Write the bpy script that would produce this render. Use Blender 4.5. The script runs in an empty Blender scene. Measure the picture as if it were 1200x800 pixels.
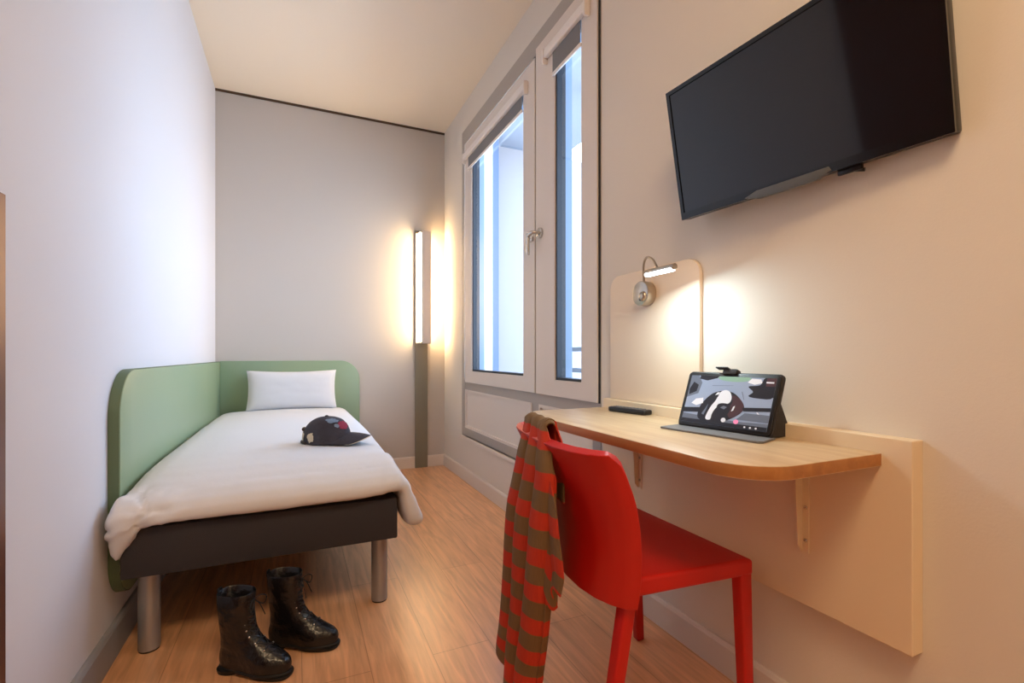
import bpy, bmesh, math, random
from mathutils import Vector, Matrix, noise
random.seed(7)
S = bpy.context.scene
COL = S.collection
PI = math.pi
R = math.radians

# ------------------------------------------------------------------ materials
def srgb(r, g, b):
    f = lambda c: (c/255/12.92) if c/255 <= .04045 else ((c/255+.055)/1.055)**2.4
    return (f(r), f(g), f(b), 1)

def mat(name, col, rough=.5, metal=0, emit=None, estr=0, bump=0, bscale=60, var=0, vscale=8, spec=None, coat=0, sheen=0):
    m = bpy.data.materials.new(name); m.use_nodes = True
    nt = m.node_tree; b = nt.nodes['Principled BSDF']
    b.inputs['Base Color'].default_value = col
    b.inputs['Roughness'].default_value = rough
    b.inputs['Metallic'].default_value = metal
    if spec is not None: b.inputs['Specular IOR Level'].default_value = spec
    if coat: b.inputs['Coat Weight'].default_value = coat
    if sheen: b.inputs['Sheen Weight'].default_value = sheen
    if emit:
        b.inputs['Emission Color'].default_value = emit
        b.inputs['Emission Strength'].default_value = estr
    if bump or var:
        tc = nt.nodes.new('ShaderNodeTexCoord')
        if var:
            n = nt.nodes.new('ShaderNodeTexNoise'); n.inputs['Scale'].default_value = vscale
            n.inputs['Detail'].default_value = 4
            nt.links.new(tc.outputs['Object'], n.inputs['Vector'])
            mx = nt.nodes.new('ShaderNodeMix'); mx.data_type = 'RGBA'
            mx.inputs['A'].default_value = tuple(c*(1-var) for c in col[:3])+(1,)
            mx.inputs['B'].default_value = tuple(min(1, c*(1+var)) for c in col[:3])+(1,)
            nt.links.new(n.outputs['Fac'], mx.inputs['Factor'])
            nt.links.new(mx.outputs['Result'], b.inputs['Base Color'])
        if bump:
            n2 = nt.nodes.new('ShaderNodeTexNoise'); n2.inputs['Scale'].default_value = bscale
            n2.inputs['Detail'].default_value = 3
            nt.links.new(tc.outputs['Object'], n2.inputs['Vector'])
            bp = nt.nodes.new('ShaderNodeBump'); bp.inputs['Strength'].default_value = bump
            bp.inputs['Distance'].default_value = .01
            nt.links.new(n2.outputs['Fac'], bp.inputs['Height'])
            nt.links.new(bp.outputs['Normal'], b.inputs['Normal'])
    return m

def floor_material():
    m = bpy.data.materials.new('floor_laminate'); m.use_nodes = True
    nt = m.node_tree; N = nt.nodes.new; L = nt.links.new; b = nt.nodes['Principled BSDF']
    tc = N('ShaderNodeTexCoord')
    mp = N('ShaderNodeMapping'); mp.inputs['Rotation'].default_value = (0, 0, PI/2)
    L(tc.outputs['Object'], mp.inputs['Vector'])
    br = N('ShaderNodeTexBrick')
    br.inputs['Scale'].default_value = 1; br.inputs['Brick Width'].default_value = 1.15
    br.inputs['Row Height'].default_value = .19; br.inputs['Mortar Size'].default_value = .0016
    br.inputs['Mortar Smooth'].default_value = .3; br.inputs['Bias'].default_value = 0
    br.inputs['Color1'].default_value = srgb(242, 186, 138); br.inputs['Color2'].default_value = srgb(232, 174, 128)
    br.inputs['Mortar'].default_value = srgb(196, 140, 100)
    L(mp.outputs['Vector'], br.inputs['Vector'])
    mp2 = N('ShaderNodeMapping'); mp2.inputs['Scale'].default_value = (22, 1.6, 1)
    L(tc.outputs['Object'], mp2.inputs['Vector'])
    n = N('ShaderNodeTexNoise'); n.inputs['Scale'].default_value = 2.2; n.inputs['Detail'].default_value = 7
    n.inputs['Distortion'].default_value = .9
    L(mp2.outputs['Vector'], n.inputs['Vector'])
    rp = N('ShaderNodeValToRGB'); rp.color_ramp.elements[0].position = .3; rp.color_ramp.elements[1].position = .72
    rp.color_ramp.elements[0].color = (.72, .68, .66, 1); rp.color_ramp.elements[1].color = (1.08, 1.08, 1.08, 1)
    L(n.outputs['Fac'], rp.inputs['Fac'])
    mx = N('ShaderNodeMix'); mx.data_type = 'RGBA'; mx.blend_type = 'MULTIPLY'; mx.inputs['Factor'].default_value = 1
    L(br.outputs['Color'], mx.inputs['A']); L(rp.outputs['Color'], mx.inputs['B'])
    L(mx.outputs['Result'], b.inputs['Base Color'])
    b.inputs['Roughness'].default_value = .31; b.inputs['Specular IOR Level'].default_value = 1.0
    bp = N('ShaderNodeBump'); bp.inputs['Strength'].default_value = .12; bp.inputs['Distance'].default_value = .003
    L(n.outputs['Fac'], bp.inputs['Height']); L(bp.outputs['Normal'], b.inputs['Normal'])
    return m

def wood_material(name, c1, c2, sc, rough=.4):
    m = bpy.data.materials.new(name); m.use_nodes = True
    nt = m.node_tree; N = nt.nodes.new; L = nt.links.new; b = nt.nodes['Principled BSDF']
    tc = N('ShaderNodeTexCoord'); mp = N('ShaderNodeMapping'); mp.inputs['Scale'].default_value = sc
    L(tc.outputs['Object'], mp.inputs['Vector'])
    n = N('ShaderNodeTexNoise'); n.inputs['Scale'].default_value = 3; n.inputs['Detail'].default_value = 6; n.inputs['Distortion'].default_value = .6
    L(mp.outputs['Vector'], n.inputs['Vector'])
    rp = N('ShaderNodeValToRGB'); rp.color_ramp.elements[0].position = .3; rp.color_ramp.elements[1].position = .7
    rp.color_ramp.elements[0].color = c1; rp.color_ramp.elements[1].color = c2
    L(n.outputs['Fac'], rp.inputs['Fac']); L(rp.outputs['Color'], b.inputs['Base Color'])
    b.inputs['Roughness'].default_value = rough
    return m

def scarf_material():
    m = bpy.data.materials.new('scarf_stripes'); m.use_nodes = True
    nt = m.node_tree; N = nt.nodes.new; L = nt.links.new; b = nt.nodes['Principled BSDF']
    uv = N('ShaderNodeUVMap'); uv.uv_map = 'UVMap'
    sp = N('ShaderNodeSeparateXYZ'); L(uv.outputs['UV'], sp.inputs['Vector'])
    nz = N('ShaderNodeTexNoise'); nz.inputs['Scale'].default_value = 14; L(uv.outputs['UV'], nz.inputs['Vector'])
    def math_(op, a, bv=None):
        q = N('ShaderNodeMath'); q.operation = op
        for i, x in enumerate((a, bv)):
            if x is None: continue
            if isinstance(x, (int, float)): q.inputs[i].default_value = x
            else: L(x, q.inputs[i])
        return q.outputs[0]
    jit = math_('MULTIPLY', math_('SUBTRACT', nz.outputs['Fac'], .5), .012)
    s = math_('ADD', sp.outputs['Y'], jit)
    fr = math_('FRACT', math_('DIVIDE', s, .09))
    tri = math_('ABSOLUTE', math_('SUBTRACT', fr, .5))          # 0 in the middle of an orange band
    rp = N('ShaderNodeValToRGB'); rp.color_ramp.elements[0].position = .225; rp.color_ramp.elements[1].position = .255
    rp.color_ramp.elements[0].color = srgb(205, 54, 24); rp.color_ramp.elements[1].color = srgb(128, 98, 62)
    L(tri, rp.inputs['Fac'])
    w = N('ShaderNodeTexNoise'); w.inputs['Scale'].default_value = 90
    mp = N('ShaderNodeMapping'); mp.inputs['Scale'].default_value = (6, .3, 1); L(uv.outputs['UV'], mp.inputs['Vector']); L(mp.outputs['Vector'], w.inputs['Vector'])
    mx = N('ShaderNodeMix'); mx.data_type = 'RGBA'; mx.blend_type = 'MULTIPLY'; mx.inputs['Factor'].default_value = .35
    L(rp.outputs['Color'], mx.inputs['A']); L(w.outputs['Fac'], mx.inputs['B'])
    L(mx.outputs['Result'], b.inputs['Base Color'])
    b.inputs['Roughness'].default_value = .85; b.inputs['Sheen Weight'].default_value = .0
    return m

def glass_material(name, tint=(.9, .96, 1, 1)):
    m = bpy.data.materials.new(name); m.use_nodes = True
    nt = m.node_tree; nt.nodes.clear(); N = nt.nodes.new; L = nt.links.new
    out = N('ShaderNodeOutputMaterial'); mix = N('ShaderNodeMixShader'); lw = N('ShaderNodeLayerWeight'); lw.inputs['Blend'].default_value = .5
    pw = N('ShaderNodeMath'); pw.operation = 'POWER'; pw.inputs[1].default_value = 4.5; L(lw.outputs['Facing'], pw.inputs[0])
    fr = N('ShaderNodeMath'); fr.operation = 'MULTIPLY_ADD'; fr.inputs[1].default_value = .6; fr.inputs[2].default_value = .035; L(pw.outputs[0], fr.inputs[0])
    tr = N('ShaderNodeBsdfTransparent'); tr.inputs['Color'].default_value = tint
    gl = N('ShaderNodeBsdfGlossy'); gl.inputs['Roughness'].default_value = .02
    L(fr.outputs[0], mix.inputs['Fac']); L(tr.outputs[0], mix.inputs[1]); L(gl.outputs[0], mix.inputs[2]); L(mix.outputs[0], out.inputs['Surface'])
    return m

M = {
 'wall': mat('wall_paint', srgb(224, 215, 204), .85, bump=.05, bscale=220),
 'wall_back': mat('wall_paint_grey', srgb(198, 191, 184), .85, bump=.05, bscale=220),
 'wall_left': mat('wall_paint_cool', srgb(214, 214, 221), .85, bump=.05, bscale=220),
 'ceiling': mat('ceiling_paint', srgb(242, 228, 208), .9),
 'base': mat('baseboard_white', srgb(226, 214, 204), .5),
 'base_grey': mat('baseboard_grey', srgb(150, 150, 156), .5),
 'dark_gap': mat('dark_gap', srgb(78, 56, 36), .8),
 'black_gap': mat('black_gap', srgb(20, 17, 15), .8),
 'floor': floor_material(),
 'green': mat('green_laminate', srgb(140, 162, 132), .36, var=.02, vscale=3),
 'green_edge': mat('green_edge', srgb(92, 112, 82), .5),
 'post': mat('post_green', srgb(128, 121, 104), .55),
 'alu': mat('brushed_aluminium', srgb(166, 166, 170), .4, .7, bump=.02),
 'lamp_cover': mat('lamp_cover_grey', srgb(200, 188, 180), .45),
 'diffuser': mat('lamp_diffuser', (1, .9, .75, 1), .5, emit=(1, .70, .36, 1), estr=44),
 'bed_base': mat('bed_base_fabric', srgb(54, 50, 53), .9, bump=.15, bscale=400),
 'linen': mat('white_linen', srgb(220, 220, 224), .9, bump=.06, bscale=30, sheen=.0),
 'frame': mat('window_paint', srgb(226, 215, 206), .5),
 'frame_dark': mat('window_outer_frame', srgb(172, 164, 157), .5),
 'anthracite': mat('glazing_edge', srgb(18, 24, 38), .5),
 'bluegrey': mat('outer_reveal', srgb(120, 140, 165), .6),
 'glass': glass_material('window_glass'),
 'blind': mat('blind_grey', srgb(126, 124, 126), .8, bump=.05, bscale=300),
 'white': mat('white_plastic', srgb(240, 232, 226), .45),
 'chrome': mat('satin_nickel', srgb(190, 178, 162), .28, 1),
 'steel': mat('handle_steel', srgb(200, 198, 194), .25, 1),
 'black': mat('black_plastic', srgb(24, 23, 24), .35),
 'screen': mat('tv_screen', srgb(18, 18, 22), .06, spec=.6),
 'tvgloss': mat('tv_bezel', srgb(18, 18, 19), .15),
 'tvchin': mat('tv_chin_lip', srgb(92, 96, 98), .3),
 'melamine': mat('white_melamine', srgb(238, 220, 198), .5),
 'melamine2': mat('cream_melamine', srgb(232, 212, 182), .5),
 'desk_top': wood_material('desk_oak', srgb(196, 166, 130), srgb(214, 190, 156), (14, 1.2, 14), .36),
 'desk_edge': wood_material('desk_edge_wood', srgb(160, 104, 56), srgb(182, 124, 70), (14, 1.2, 14), .45),
 'red': mat('red_polypropylene', srgb(190, 16, 10), .48, bump=.03, bscale=500),
 'scarf': scarf_material(),
 'leather': mat('black_leather', srgb(20, 18, 20), .27, bump=.5, bscale=38),
 'sole': mat('black_rubber', srgb(15, 14, 14), .6),
 'lace': mat('black_lace', srgb(22, 20, 20), .7),
 'cap': mat('cap_cotton', srgb(62, 60, 70), .95, bump=.3, bscale=120, var=.18, vscale=30),
 'cap_dark': mat('cap_back_mesh', srgb(70, 62, 58), .95, var=.3, vscale=60),
 'stitch_red': mat('embroidery_red', srgb(142, 44, 66), .9, var=.3, vscale=160),
 'stitch_blue': mat('embroidery_blue', srgb(116, 136, 160), .9, var=.3, vscale=160),
 'stitch_cream': mat('embroidery_cream', srgb(206, 196, 178), .9, var=.2, vscale=120),
 'brown': mat('brown_laminate', srgb(104, 56, 44), .35),
 'brown_edge': mat('brown_trim', srgb(112, 74, 60), .3, .3),
 'led': mat('led_diffuser', (1, 1, 1, 1), .5, emit=(.85, .93, 1, 1), estr=16),
 'case': mat('tablet_case', srgb(44, 40, 42), .7),
 'tabgrey': mat('keyboard_flap', srgb(112, 112, 116), .6),
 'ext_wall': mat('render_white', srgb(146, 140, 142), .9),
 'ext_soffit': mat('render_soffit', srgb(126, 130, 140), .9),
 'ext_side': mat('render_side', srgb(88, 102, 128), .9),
 'rail': mat('railing_grey', srgb(58, 64, 76), .5, .0),
 'concrete': mat('balcony_floor', srgb(120, 122, 128), .9),
}
def pic(name, c, e=.55): return mat(name, c, .25, emit=c, estr=e)

# ------------------------------------------------------------------ mesh helpers
def box(bm, x0, x1, y0, y1, z0, z1, mi=0):
    vs = [bm.verts.new((x, y, z)) for x in (x0, x1) for y in (y0, y1) for z in (z0, z1)]
    for q in ((0, 1, 3, 2), (4, 6, 7, 5), (0, 4, 5, 1), (2, 3, 7, 6), (0, 2, 6, 4), (1, 5, 7, 3)):
        f = bm.faces.new([vs[i] for i in q]); f.material_index = mi
    return bm

def bx(*a, bevel=0, seg=2):
    bm = bmesh.new(); box(bm, *a)
    if bevel: bmesh.ops.bevel(bm, geom=bm.edges[:], offset=bevel, segments=seg, profile=.5, affect='EDGES')
    return bm

def prism(pts, axis, a, b, bevel=0, seg=2, side_mi=0):
    """polygon pts (2-D) extruded from a to b along axis ('x': pts are y,z; 'y': x,z; 'z': x,y)"""
    bm = bmesh.new()
    def v(p, t): return {'x': (t, p[0], p[1]), 'y': (p[0], t, p[1]), 'z': (p[0], p[1], t)}[axis]
    A = [bm.verts.new(v(p, a)) for p in pts]; B = [bm.verts.new(v(p, b)) for p in pts]
    fa = bm.faces.new(A); fb = bm.faces.new(B[::-1])
    n = len(pts)
    for i in range(n):
        f = bm.faces.new((A[i], B[i], B[(i+1) % n], A[(i+1) % n])); f.material_index = side_mi
    bmesh.ops.recalc_face_normals(bm, faces=bm.faces[:])
    if bevel:
        es = list(fa.edges)+list(fb.edges)
        bmesh.ops.bevel(bm, geom=es, offset=bevel, segments=seg, profile=.5, affect='EDGES')
    return bm

def rounded(x0, x1, y0, y1, r, n=8):
    """rounded rectangle; r = (x0y0, x1y0, x1y1, x0y1) radii"""
    if not isinstance(r, (tuple, list)): r = (r,)*4
    out = []
    for (cx, cy, a0, rr) in ((x0, y0, 180, r[0]), (x1, y0, 270, r[1]), (x1, y1, 0, r[2]), (x0, y1, 90, r[3])):
        sx = 1 if cx == x0 else -1; sy = 1 if cy == y0 else -1
        if rr == 0: out.append((cx, cy)); continue
        for k in range(n+1):
            a = R(a0+90*k/n)
            out.append((cx+sx*rr+rr*math.cos(a), cy+sy*rr+rr*math.sin(a)))
    return out

def ring(y0, y1, z0, z1, ly, ry, bz, tz, x0, x1, bevel=.003):
    """rectangular frame in a wall plane: widths at y0 side, y1 side, bottom, top"""
    bm = bmesh.new()
    box(bm, x0, x1, y0, y0+ly, z0, z1); box(bm, x0, x1, y1-ry, y1, z0, z1)
    box(bm, x0, x1, y0+ly, y1-ry, z0, z0+bz); box(bm, x0, x1, y0+ly, y1-ry, z1-tz, z1)
    return bm

def tube(pts, r, n=10, caps=True, bm=None):
    bm = bm or bmesh.new()
    pts = [Vector(p) for p in pts]; rs = r if isinstance(r, (list, tuple)) else [r]*len(pts)
    prev = None; up = None
    for i, p in enumerate(pts):
        d = (pts[min(i+1, len(pts)-1)]-pts[max(i-1, 0)]).normalized()
        if up is None:
            up = Vector((0, 0, 1)) if abs(d.z) < .9 else Vector((1, 0, 0))
        u = (up-d*up.dot(d)).normalized(); w = d.cross(u); up = u
        rg = [bm.verts.new(p+(u*math.cos(2*PI*k/n)+w*math.sin(2*PI*k/n))*rs[i]) for k in range(n)]
        if prev:
            for k in range(n): bm.faces.new((prev[k], prev[(k+1) % n], rg[(k+1) % n], rg[k]))
        elif caps: bm.faces.new(rg[::-1])
        prev = rg
    if caps: bm.faces.new(prev)
    return bm

def loft(rings, cap0=True, cap1=True, bm=None):
    bm = bm or bmesh.new(); prev = None
    for rg in rings:
        vs = [bm.verts.new(p) for p in rg]; n = len(vs)
        if prev:
            for k in range(n): bm.faces.new((prev[k], prev[(k+1) % n], vs[(k+1) % n], vs[k]))
        else: first = vs
        prev = vs
    if cap0: bm.faces.new(first[::-1])
    if cap1: bm.faces.new(prev)
    bmesh.ops.recalc_face_normals(bm, faces=bm.faces[:])
    return bm

def grid(fn, nu, nv, thick=0, closed=False, uv=None):
    """sheet from fn(u,v)->xyz with optional thickness along normals"""
    bm = bmesh.new()
    V = [[bm.verts.new(fn(i/nu, j/nv)) for j in range(nv+1)] for i in range(nu+1)]
    lay = bm.loops.layers.uv.new('UVMap') if uv else None
    for i in range(nu):
        for j in range(nv):
            f = bm.faces.new((V[i][j], V[i+1][j], V[i+1][j+1], V[i][j+1]))
            if uv:
                for lp, (a, b) in zip(f.loops, ((i, j), (i+1, j), (i+1, j+1), (i, j+1))): lp[lay].uv = uv(a/nu, b/nv)
    if thick:
        bm.normal_update()
        W = [[bm.verts.new(V[i][j].co-V[i][j].normal*thick) for j in range(nv+1)] for i in range(nu+1)]
        def face(vs, st):
            f = bm.faces.new(vs)
            if uv:
                for lp, (a, b) in zip(f.loops, st): lp[lay].uv = uv(a/nu, b/nv)
        for i in range(nu):
            for j in range(nv):
                st = ((i, j), (i, j+1), (i+1, j+1), (i+1, j)); face([W[a][b] for a, b in st], st)
        rim = [(i, 0) for i in range(nu)]+[(nu, j) for j in range(nv)]+[(i, nv) for i in range(nu, 0, -1)]+[(0, j) for j in range(nv, 0, -1)]
        for k in range(len(rim)):
            a, b = rim[k], rim[(k+1) % len(rim)]
            face((V[b[0]][b[1]], V[a[0]][a[1]], W[a[0]][a[1]], W[b[0]][b[1]]), (b, a, a, b))
    return bm

def sphere(c, rad, seg=24, rings=14, bm=None):
    bm = bm or bmesh.new()
    r = bmesh.ops.create_uvsphere(bm, u_segments=seg, v_segments=rings, radius=1)
    rad = (rad,)*3 if not isinstance(rad, (tuple, list)) else rad
    for v in r['verts']: v.co = Vector((v.co.x*rad[0]+c[0], v.co.y*rad[1]+c[1], v.co.z*rad[2]+c[2]))
    return bm

def cyl(p0, p1, r0, r1=None, n=28, bevel=0):
    p0, p1 = Vector(p0), Vector(p1); r1 = r0 if r1 is None else r1
    d = (p1-p0)
    if bevel:
        L = d.length; e = d/L*bevel
        return tube([p0, p0+e*.3, p0+e, p1-e, p1-e*.3, p1], [r0-bevel, r0-bevel*.3, r0, r1, r1-bevel*.3, r1-bevel], n)
    return tube([p0, p1], [r0, r1], n)

def merge(*bms):
    out = bmesh.new()
    for b in bms:
        me = bpy.data.meshes.new('tmp'); b.to_mesh(me); b.free(); out.from_mesh(me); bpy.data.meshes.remove(me)
    return out

ORG = {}
def obj(name, bm, m, parent=None, smooth=None, xf=None, kind=None):
    """one mesh object from world-space geometry; smooth = auto-smooth angle in degrees"""
    if xf: bm.transform(xf)
    if parent is None:
        xs = [v.co for v in bm.verts]
        o3 = Vector(((min(v.x for v in xs)+max(v.x for v in xs))/2, (min(v.y for v in xs)+max(v.y for v in xs))/2, min(v.z for v in xs)))
    else: o3 = ORG[parent.name]
    bm.transform(Matrix.Translation(-o3))
    bm.normal_update()
    me = bpy.data.meshes.new(name); bm.to_mesh(me); bm.free()
    for q in (m if isinstance(m, (list, tuple)) else [m]): me.materials.append(q)
    if smooth is not None:
        me.polygons.foreach_set('use_smooth', [True]*len(me.polygons))
        me.set_sharp_from_angle(angle=R(smooth))
    o = bpy.data.objects.new(name, me); COL.objects.link(o)
    ORG[o.name] = o3
    if parent is None: o.location = o3
    else: o.parent = parent
    if kind: o['kind'] = kind
    return o

def tag(o, label, cat, group=None):
    o['label'] = label; o['category'] = cat
    if group: o['group'] = group
    return o

def thing(name, label, cat, loc, group=None):
    o = bpy.data.objects.new(name, None); COL.objects.link(o); o.empty_display_size = .1
    o.location = loc; ORG[o.name] = Vector(loc)
    return tag(o, label, cat, group)

def struct(name, bm, m, parent=None, smooth=None):
    return obj(name, bm, m, parent, smooth, kind='structure' if parent is None else None)

def copy_tree(o, parent=None):
    c = o.copy(); COL.objects.link(c); ORG[c.name] = ORG[o.name]
    if parent: c.parent = parent
    for ch in [k for k in COL.objects if k.parent == o]: copy_tree(ch, c)
    return c

def frm(ex, ey, ez, o):
    m = Matrix((ex, ey, ez)).transposed().to_4x4(); m.translation = Vector(o); return m

# ------------------------------------------------------------------ room shell
WL, WR, WB, YF, H = -.531, 1.173, 4.02, -2.2, 2.873
WY0, WY1, WZ0, WZ1 = 1.680, 3.525, .325, 2.662       # window opening
struct('floor', bx(WL-.1, WR+.25, YF-.1, WB+.1, -.1, 0), M['floor'])
struct('ceiling', bx(WL-.1, WR+.25, YF-.1, WB+.1, H, H+.1), M['ceiling'])
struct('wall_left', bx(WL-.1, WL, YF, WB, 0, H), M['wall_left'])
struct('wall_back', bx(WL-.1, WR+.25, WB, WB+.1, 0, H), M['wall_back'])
struct('wall_front', bx(WL-.1, WR+.25, YF-.1, YF, 0, H), M['wall'])
bm = bmesh.new()
box(bm, WR, WR+.25, YF, WY0, 0, H); box(bm, WR, WR+.25, WY1, WB, 0, H)
box(bm, WR, WR+.25, WY0, WY1, 0, WZ0); box(bm, WR, WR+.25, WY0, WY1, WZ1, H)
struct('wall_right', bm, M['wall'])
def skirting(name, a, b, n, m, h=.095, d=.013):
    """baseboard from a to b (xy) standing off the wall along n"""
    a = Vector(a+(0,)); b = Vector(b+(0,)); n = Vector(n+(0,))
    prof = [(0, 0), (d, 0), (d, h-.012), (d-.004, h-.003), (d-.008, h), (0, h)]
    return struct(name, loft([[a+n*q[0]+Vector((0, 0, q[1])) for q in prof], [b+n*q[0]+Vector((0, 0, q[1])) for q in prof]]), m)
skirting('baseboard_right', (WR, YF), (WR, WB-.013), (-1, 0), M['base'])
skirting('baseboard_back', (WL+.03, WB), (WR, WB), (0, -1), M['base'])
skirting('baseboard_left', (WL, 1.30), (WL, WB), (1, 0), M['base_grey'], .105, .016)
struct('shadow_gap_strip', bx(WL, WR, WB-.006, WB, H-.017, H), M['dark_gap'])  # dark brown strip paints in the shade of the gap below the ceiling
struct('trim_2', bx(WL, WL+.006, 1.250, 1.278, 0, 1.268, bevel=.001), M['brown_edge'])
# dark door on the left, behind the picture's left edge
d1 = struct('door_1', bx(WL, WL+.02, .30, 1.20, 0, 2.55), M['brown'])
struct('door_handle', tube([(WL+.02, .38, 1.0), (WL+.06, .38, 1.0), (WL+.06, .50, 1.0)], .009), M['steel'], d1, 40)
# two small dark stops beside the window's lower panel

# ------------------------------------------------------------------ window
win = bpy.data.objects.new('window_1', None); COL.objects.link(win); win.location = (WR, 2.6, WZ0)
ORG['window_1'] = Vector(win.location); win['kind'] = 'structure'
XF = WR-.004
SX = WR-.012          # front of the sashes
bm = ring(WY0, WY1, WZ0, WZ1, .06, .06, .02, .11, XF, WR+.10)
box(bm, XF+.004, WR+.10, WY0+.06, WY1-.06, .69, .77); box(bm, XF, WR+.10, WY0+.06, WY1-.06, .335, .402)          # transom below the sashes
box(bm, XF+.008, WR+.10, 2.25, 2.34, .345, 2.56)              # mullion
obj('outer_frame', bm, M['frame_dark'], win)
obj('sill_strip', bx(XF-.014, WR, WY0-.0, WY1, WZ0-.012, WZ0+.012, bevel=.003), M['base'], win)
for (y0, y1) in ((2.34, WY1-.06), (WY0+.06, 2.25)):           # the fixed panels below
    p = obj('lower_panel', bx(WR+.012, WR+.04, y0, y1, .402, .69), M['frame'], win)
    b2 = ring(y0, y1, .402, .69, .016, .016, .016, .016, WR-.001, WR+.013)
    obj('panel_bead', b2, M['frame'], p)
def pane_bm(a, b, c, d):
    bm = bmesh.new(); bm.faces.new([bm.verts.new((WR+.010, y, z)) for y, z in ((a, c), (a, d), (b, d), (b, c))]); return bm
def sash(y0, y1, z0, z1, ly, ry, bz, tz):
    s = obj('sash', ring(y0, y1, z0, z1, ly, ry, bz, tz, SX, WR+.02), M['frame'], win)
    gy0, gy1, gz0, gz1 = y0+ly, y1-ry, z0+bz, z1-tz
    obj('gasket', ring(gy0-.004, gy1+.004, gz0-.004, gz1+.004, .016, .016, .016, .016, WR-.004, WR+.045), M['anthracite'], s)
    obj('outer_reveal', ring(gy0-.012, gy1+.012, gz0-.012, gz1+.012, .02, .02, .02, .02, WR+.046, WR+.085), M['bluegrey'], s)
    obj('pane', pane_bm(gy0+.004, gy1-.004, gz0+.004, gz1-.004), M['glass'], s)
    return s
sash(2.276, 3.432, .748, 2.535, .140, .150, .085, .10)
sash(1.696, 2.262, .748, 2.575, .122, .200, .080, .10)
obj('sash_gap', merge(bx(SX+.006, WR+.004, 2.262, 2.276, .75, 2.56), bx(XF-.001, WR+.004, 1.681, 1.6955, .745, 2.62)), M['black_gap'], win)  # black strips stand in for the shade inside the sash gaps
# handle on the meeting stile
hd = obj('handle_plate', cyl((SX+.0005, 2.205, 1.585), (SX-.012, 2.205, 1.585), .028, n=20, bevel=.002), M['steel'], win, 40)
obj('handle_lever', tube([(SX-.010, 2.205, 1.585), (SX-.045, 2.205, 1.585), (SX-.052, 2.215, 1.583), (SX-.052, 2.25, 1.578)], [.010, .010, .010, .011], 12), M['steel'], hd, 50)
obj('handle_grip', tube([(SX-.052, 2.252, 1.592), (SX-.052, 2.252, 1.50), (SX-.050, 2.252, 1.475)], [.009, .010, .007], 12), M['steel'], hd, 50)
obj('handle_catch', bx(SX-.015, SX-.0005, 2.285, 2.322, 1.560, 1.585, bevel=.003), M['steel'], win, 40)
for k, (yy, zz, mm) in enumerate(((2.145, .655, 'black'), (2.145, .56, 'black'))):
    st = obj('stop_pin', cyl((WR-.006, yy, zz), (WR-.022, yy, zz), .009, n=14, bevel=.002), M[mm], win, 40)

def roller_blind(y0, y1, ztop, zbar, label):
    t = thing('roller_blind', label, 'blind', (SX-.02, (y0+y1)/2, zbar), 'clip-on roller blinds')
    obj('cassette', merge(bx(SX-.026, SX-.0002, y0, y1, ztop, ztop+.045, bevel=.006, seg=3)), M['white'], t, 40)
    for yy in (y0-.012, y1):
        obj('end_cap', prism(rounded(SX-.029, SX-.0002, ztop-.025, ztop+.05, .008, 4), 'y', yy, yy+.012, .002), M['white'], t, 40)
    obj('fabric', bx(SX-.006, SX-.004, y0+.06, y1-.06, zbar+.01, ztop+.005), M['blind'], t)
    obj('bottom_bar', bx(SX-.010, SX-.0002, y0+.055, y1-.055, zbar-.004, zbar+.014, bevel=.003), M['white'], t, 40)
    return t
roller_blind(2.365, 3.400, 2.405, 2.315, 'white roller blind with grey fabric rolled up, on the wider left sash')
roller_blind(1.760, 2.130, 2.445, 2.330, 'short white roller blind with grey fabric, on the narrow right sash')

# ------------------------------------------------------------------ outside: balcony recess
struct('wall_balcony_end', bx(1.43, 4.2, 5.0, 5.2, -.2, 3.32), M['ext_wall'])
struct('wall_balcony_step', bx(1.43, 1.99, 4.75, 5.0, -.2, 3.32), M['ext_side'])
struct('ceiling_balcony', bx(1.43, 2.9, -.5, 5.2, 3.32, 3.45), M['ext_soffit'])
struct('floor_balcony', bx(1.43, 4.2, -.5, 5.2, -.3, -.2), M['concrete'])
rl = thing('balcony_railing', 'grey horizontal bar railing outside the narrow right window', 'railing', (2.2, 2.4, -.2))
for z in (1.0, .82, .64, .46, .28):
    obj('rail_bar', bx(2.185, 2.215, .6, 3.62, z-.018, z+.018, bevel=.004), M['rail'], rl)
for y in (.6, 2.1):
    obj('post', bx(2.18, 2.22, y-.02, y+.02, -.2, 1.02), M['rail'], rl)
dp = thing('white_pole', 'white vertical pole seen through the narrow right window', 'pole', (2.36, 3.66, -.2))  # plain upright white pole with two grey collars
obj('pole', cyl((2.36, 3.62, -.2), (2.36, 3.62, 3.3), .03, n=20), M['white'], dp, 40)
for z in (1.1, 2.6):
    obj('bracket', cyl((2.36, 3.62, z-.02), (2.36, 3.62, z+.02), .036, n=20), M['rail'], dp, 40)

# ------------------------------------------------------------------ bed
bed = thing('bed', 'single bed with charcoal fabric base and brushed metal legs along the left wall', 'bed', (-.07, 2.9, 0))
obj('bed_base', bx(-.485, .345, 1.80, 3.975, .268, .42, bevel=.006, seg=2), M['bed_base'], bed, 40)
for (x, y) in ((-.433, 1.893), (.295, 1.907), (-.433, 3.85), (.295, 3.85)):
    lg = obj('leg', cyl((x, y, .006), (x, y, .270), .030, n=28), M['alu'], bed, 40)
    obj('foot_pad', cyl((x, y, 0), (x, y, .008), .028, n=24), M['black'], lg, 40)
obj('side_bracket', prism([(-.395, .268), (-.345, .268), (-.395, .235)], 'y', 1.885, 1.892), M['alu'], bed)
obj('mattress', bx(-.44, .325, 1.85, 3.93, .4195, .490, bevel=.02, seg=3), M['linen'], bed, 40)

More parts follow.
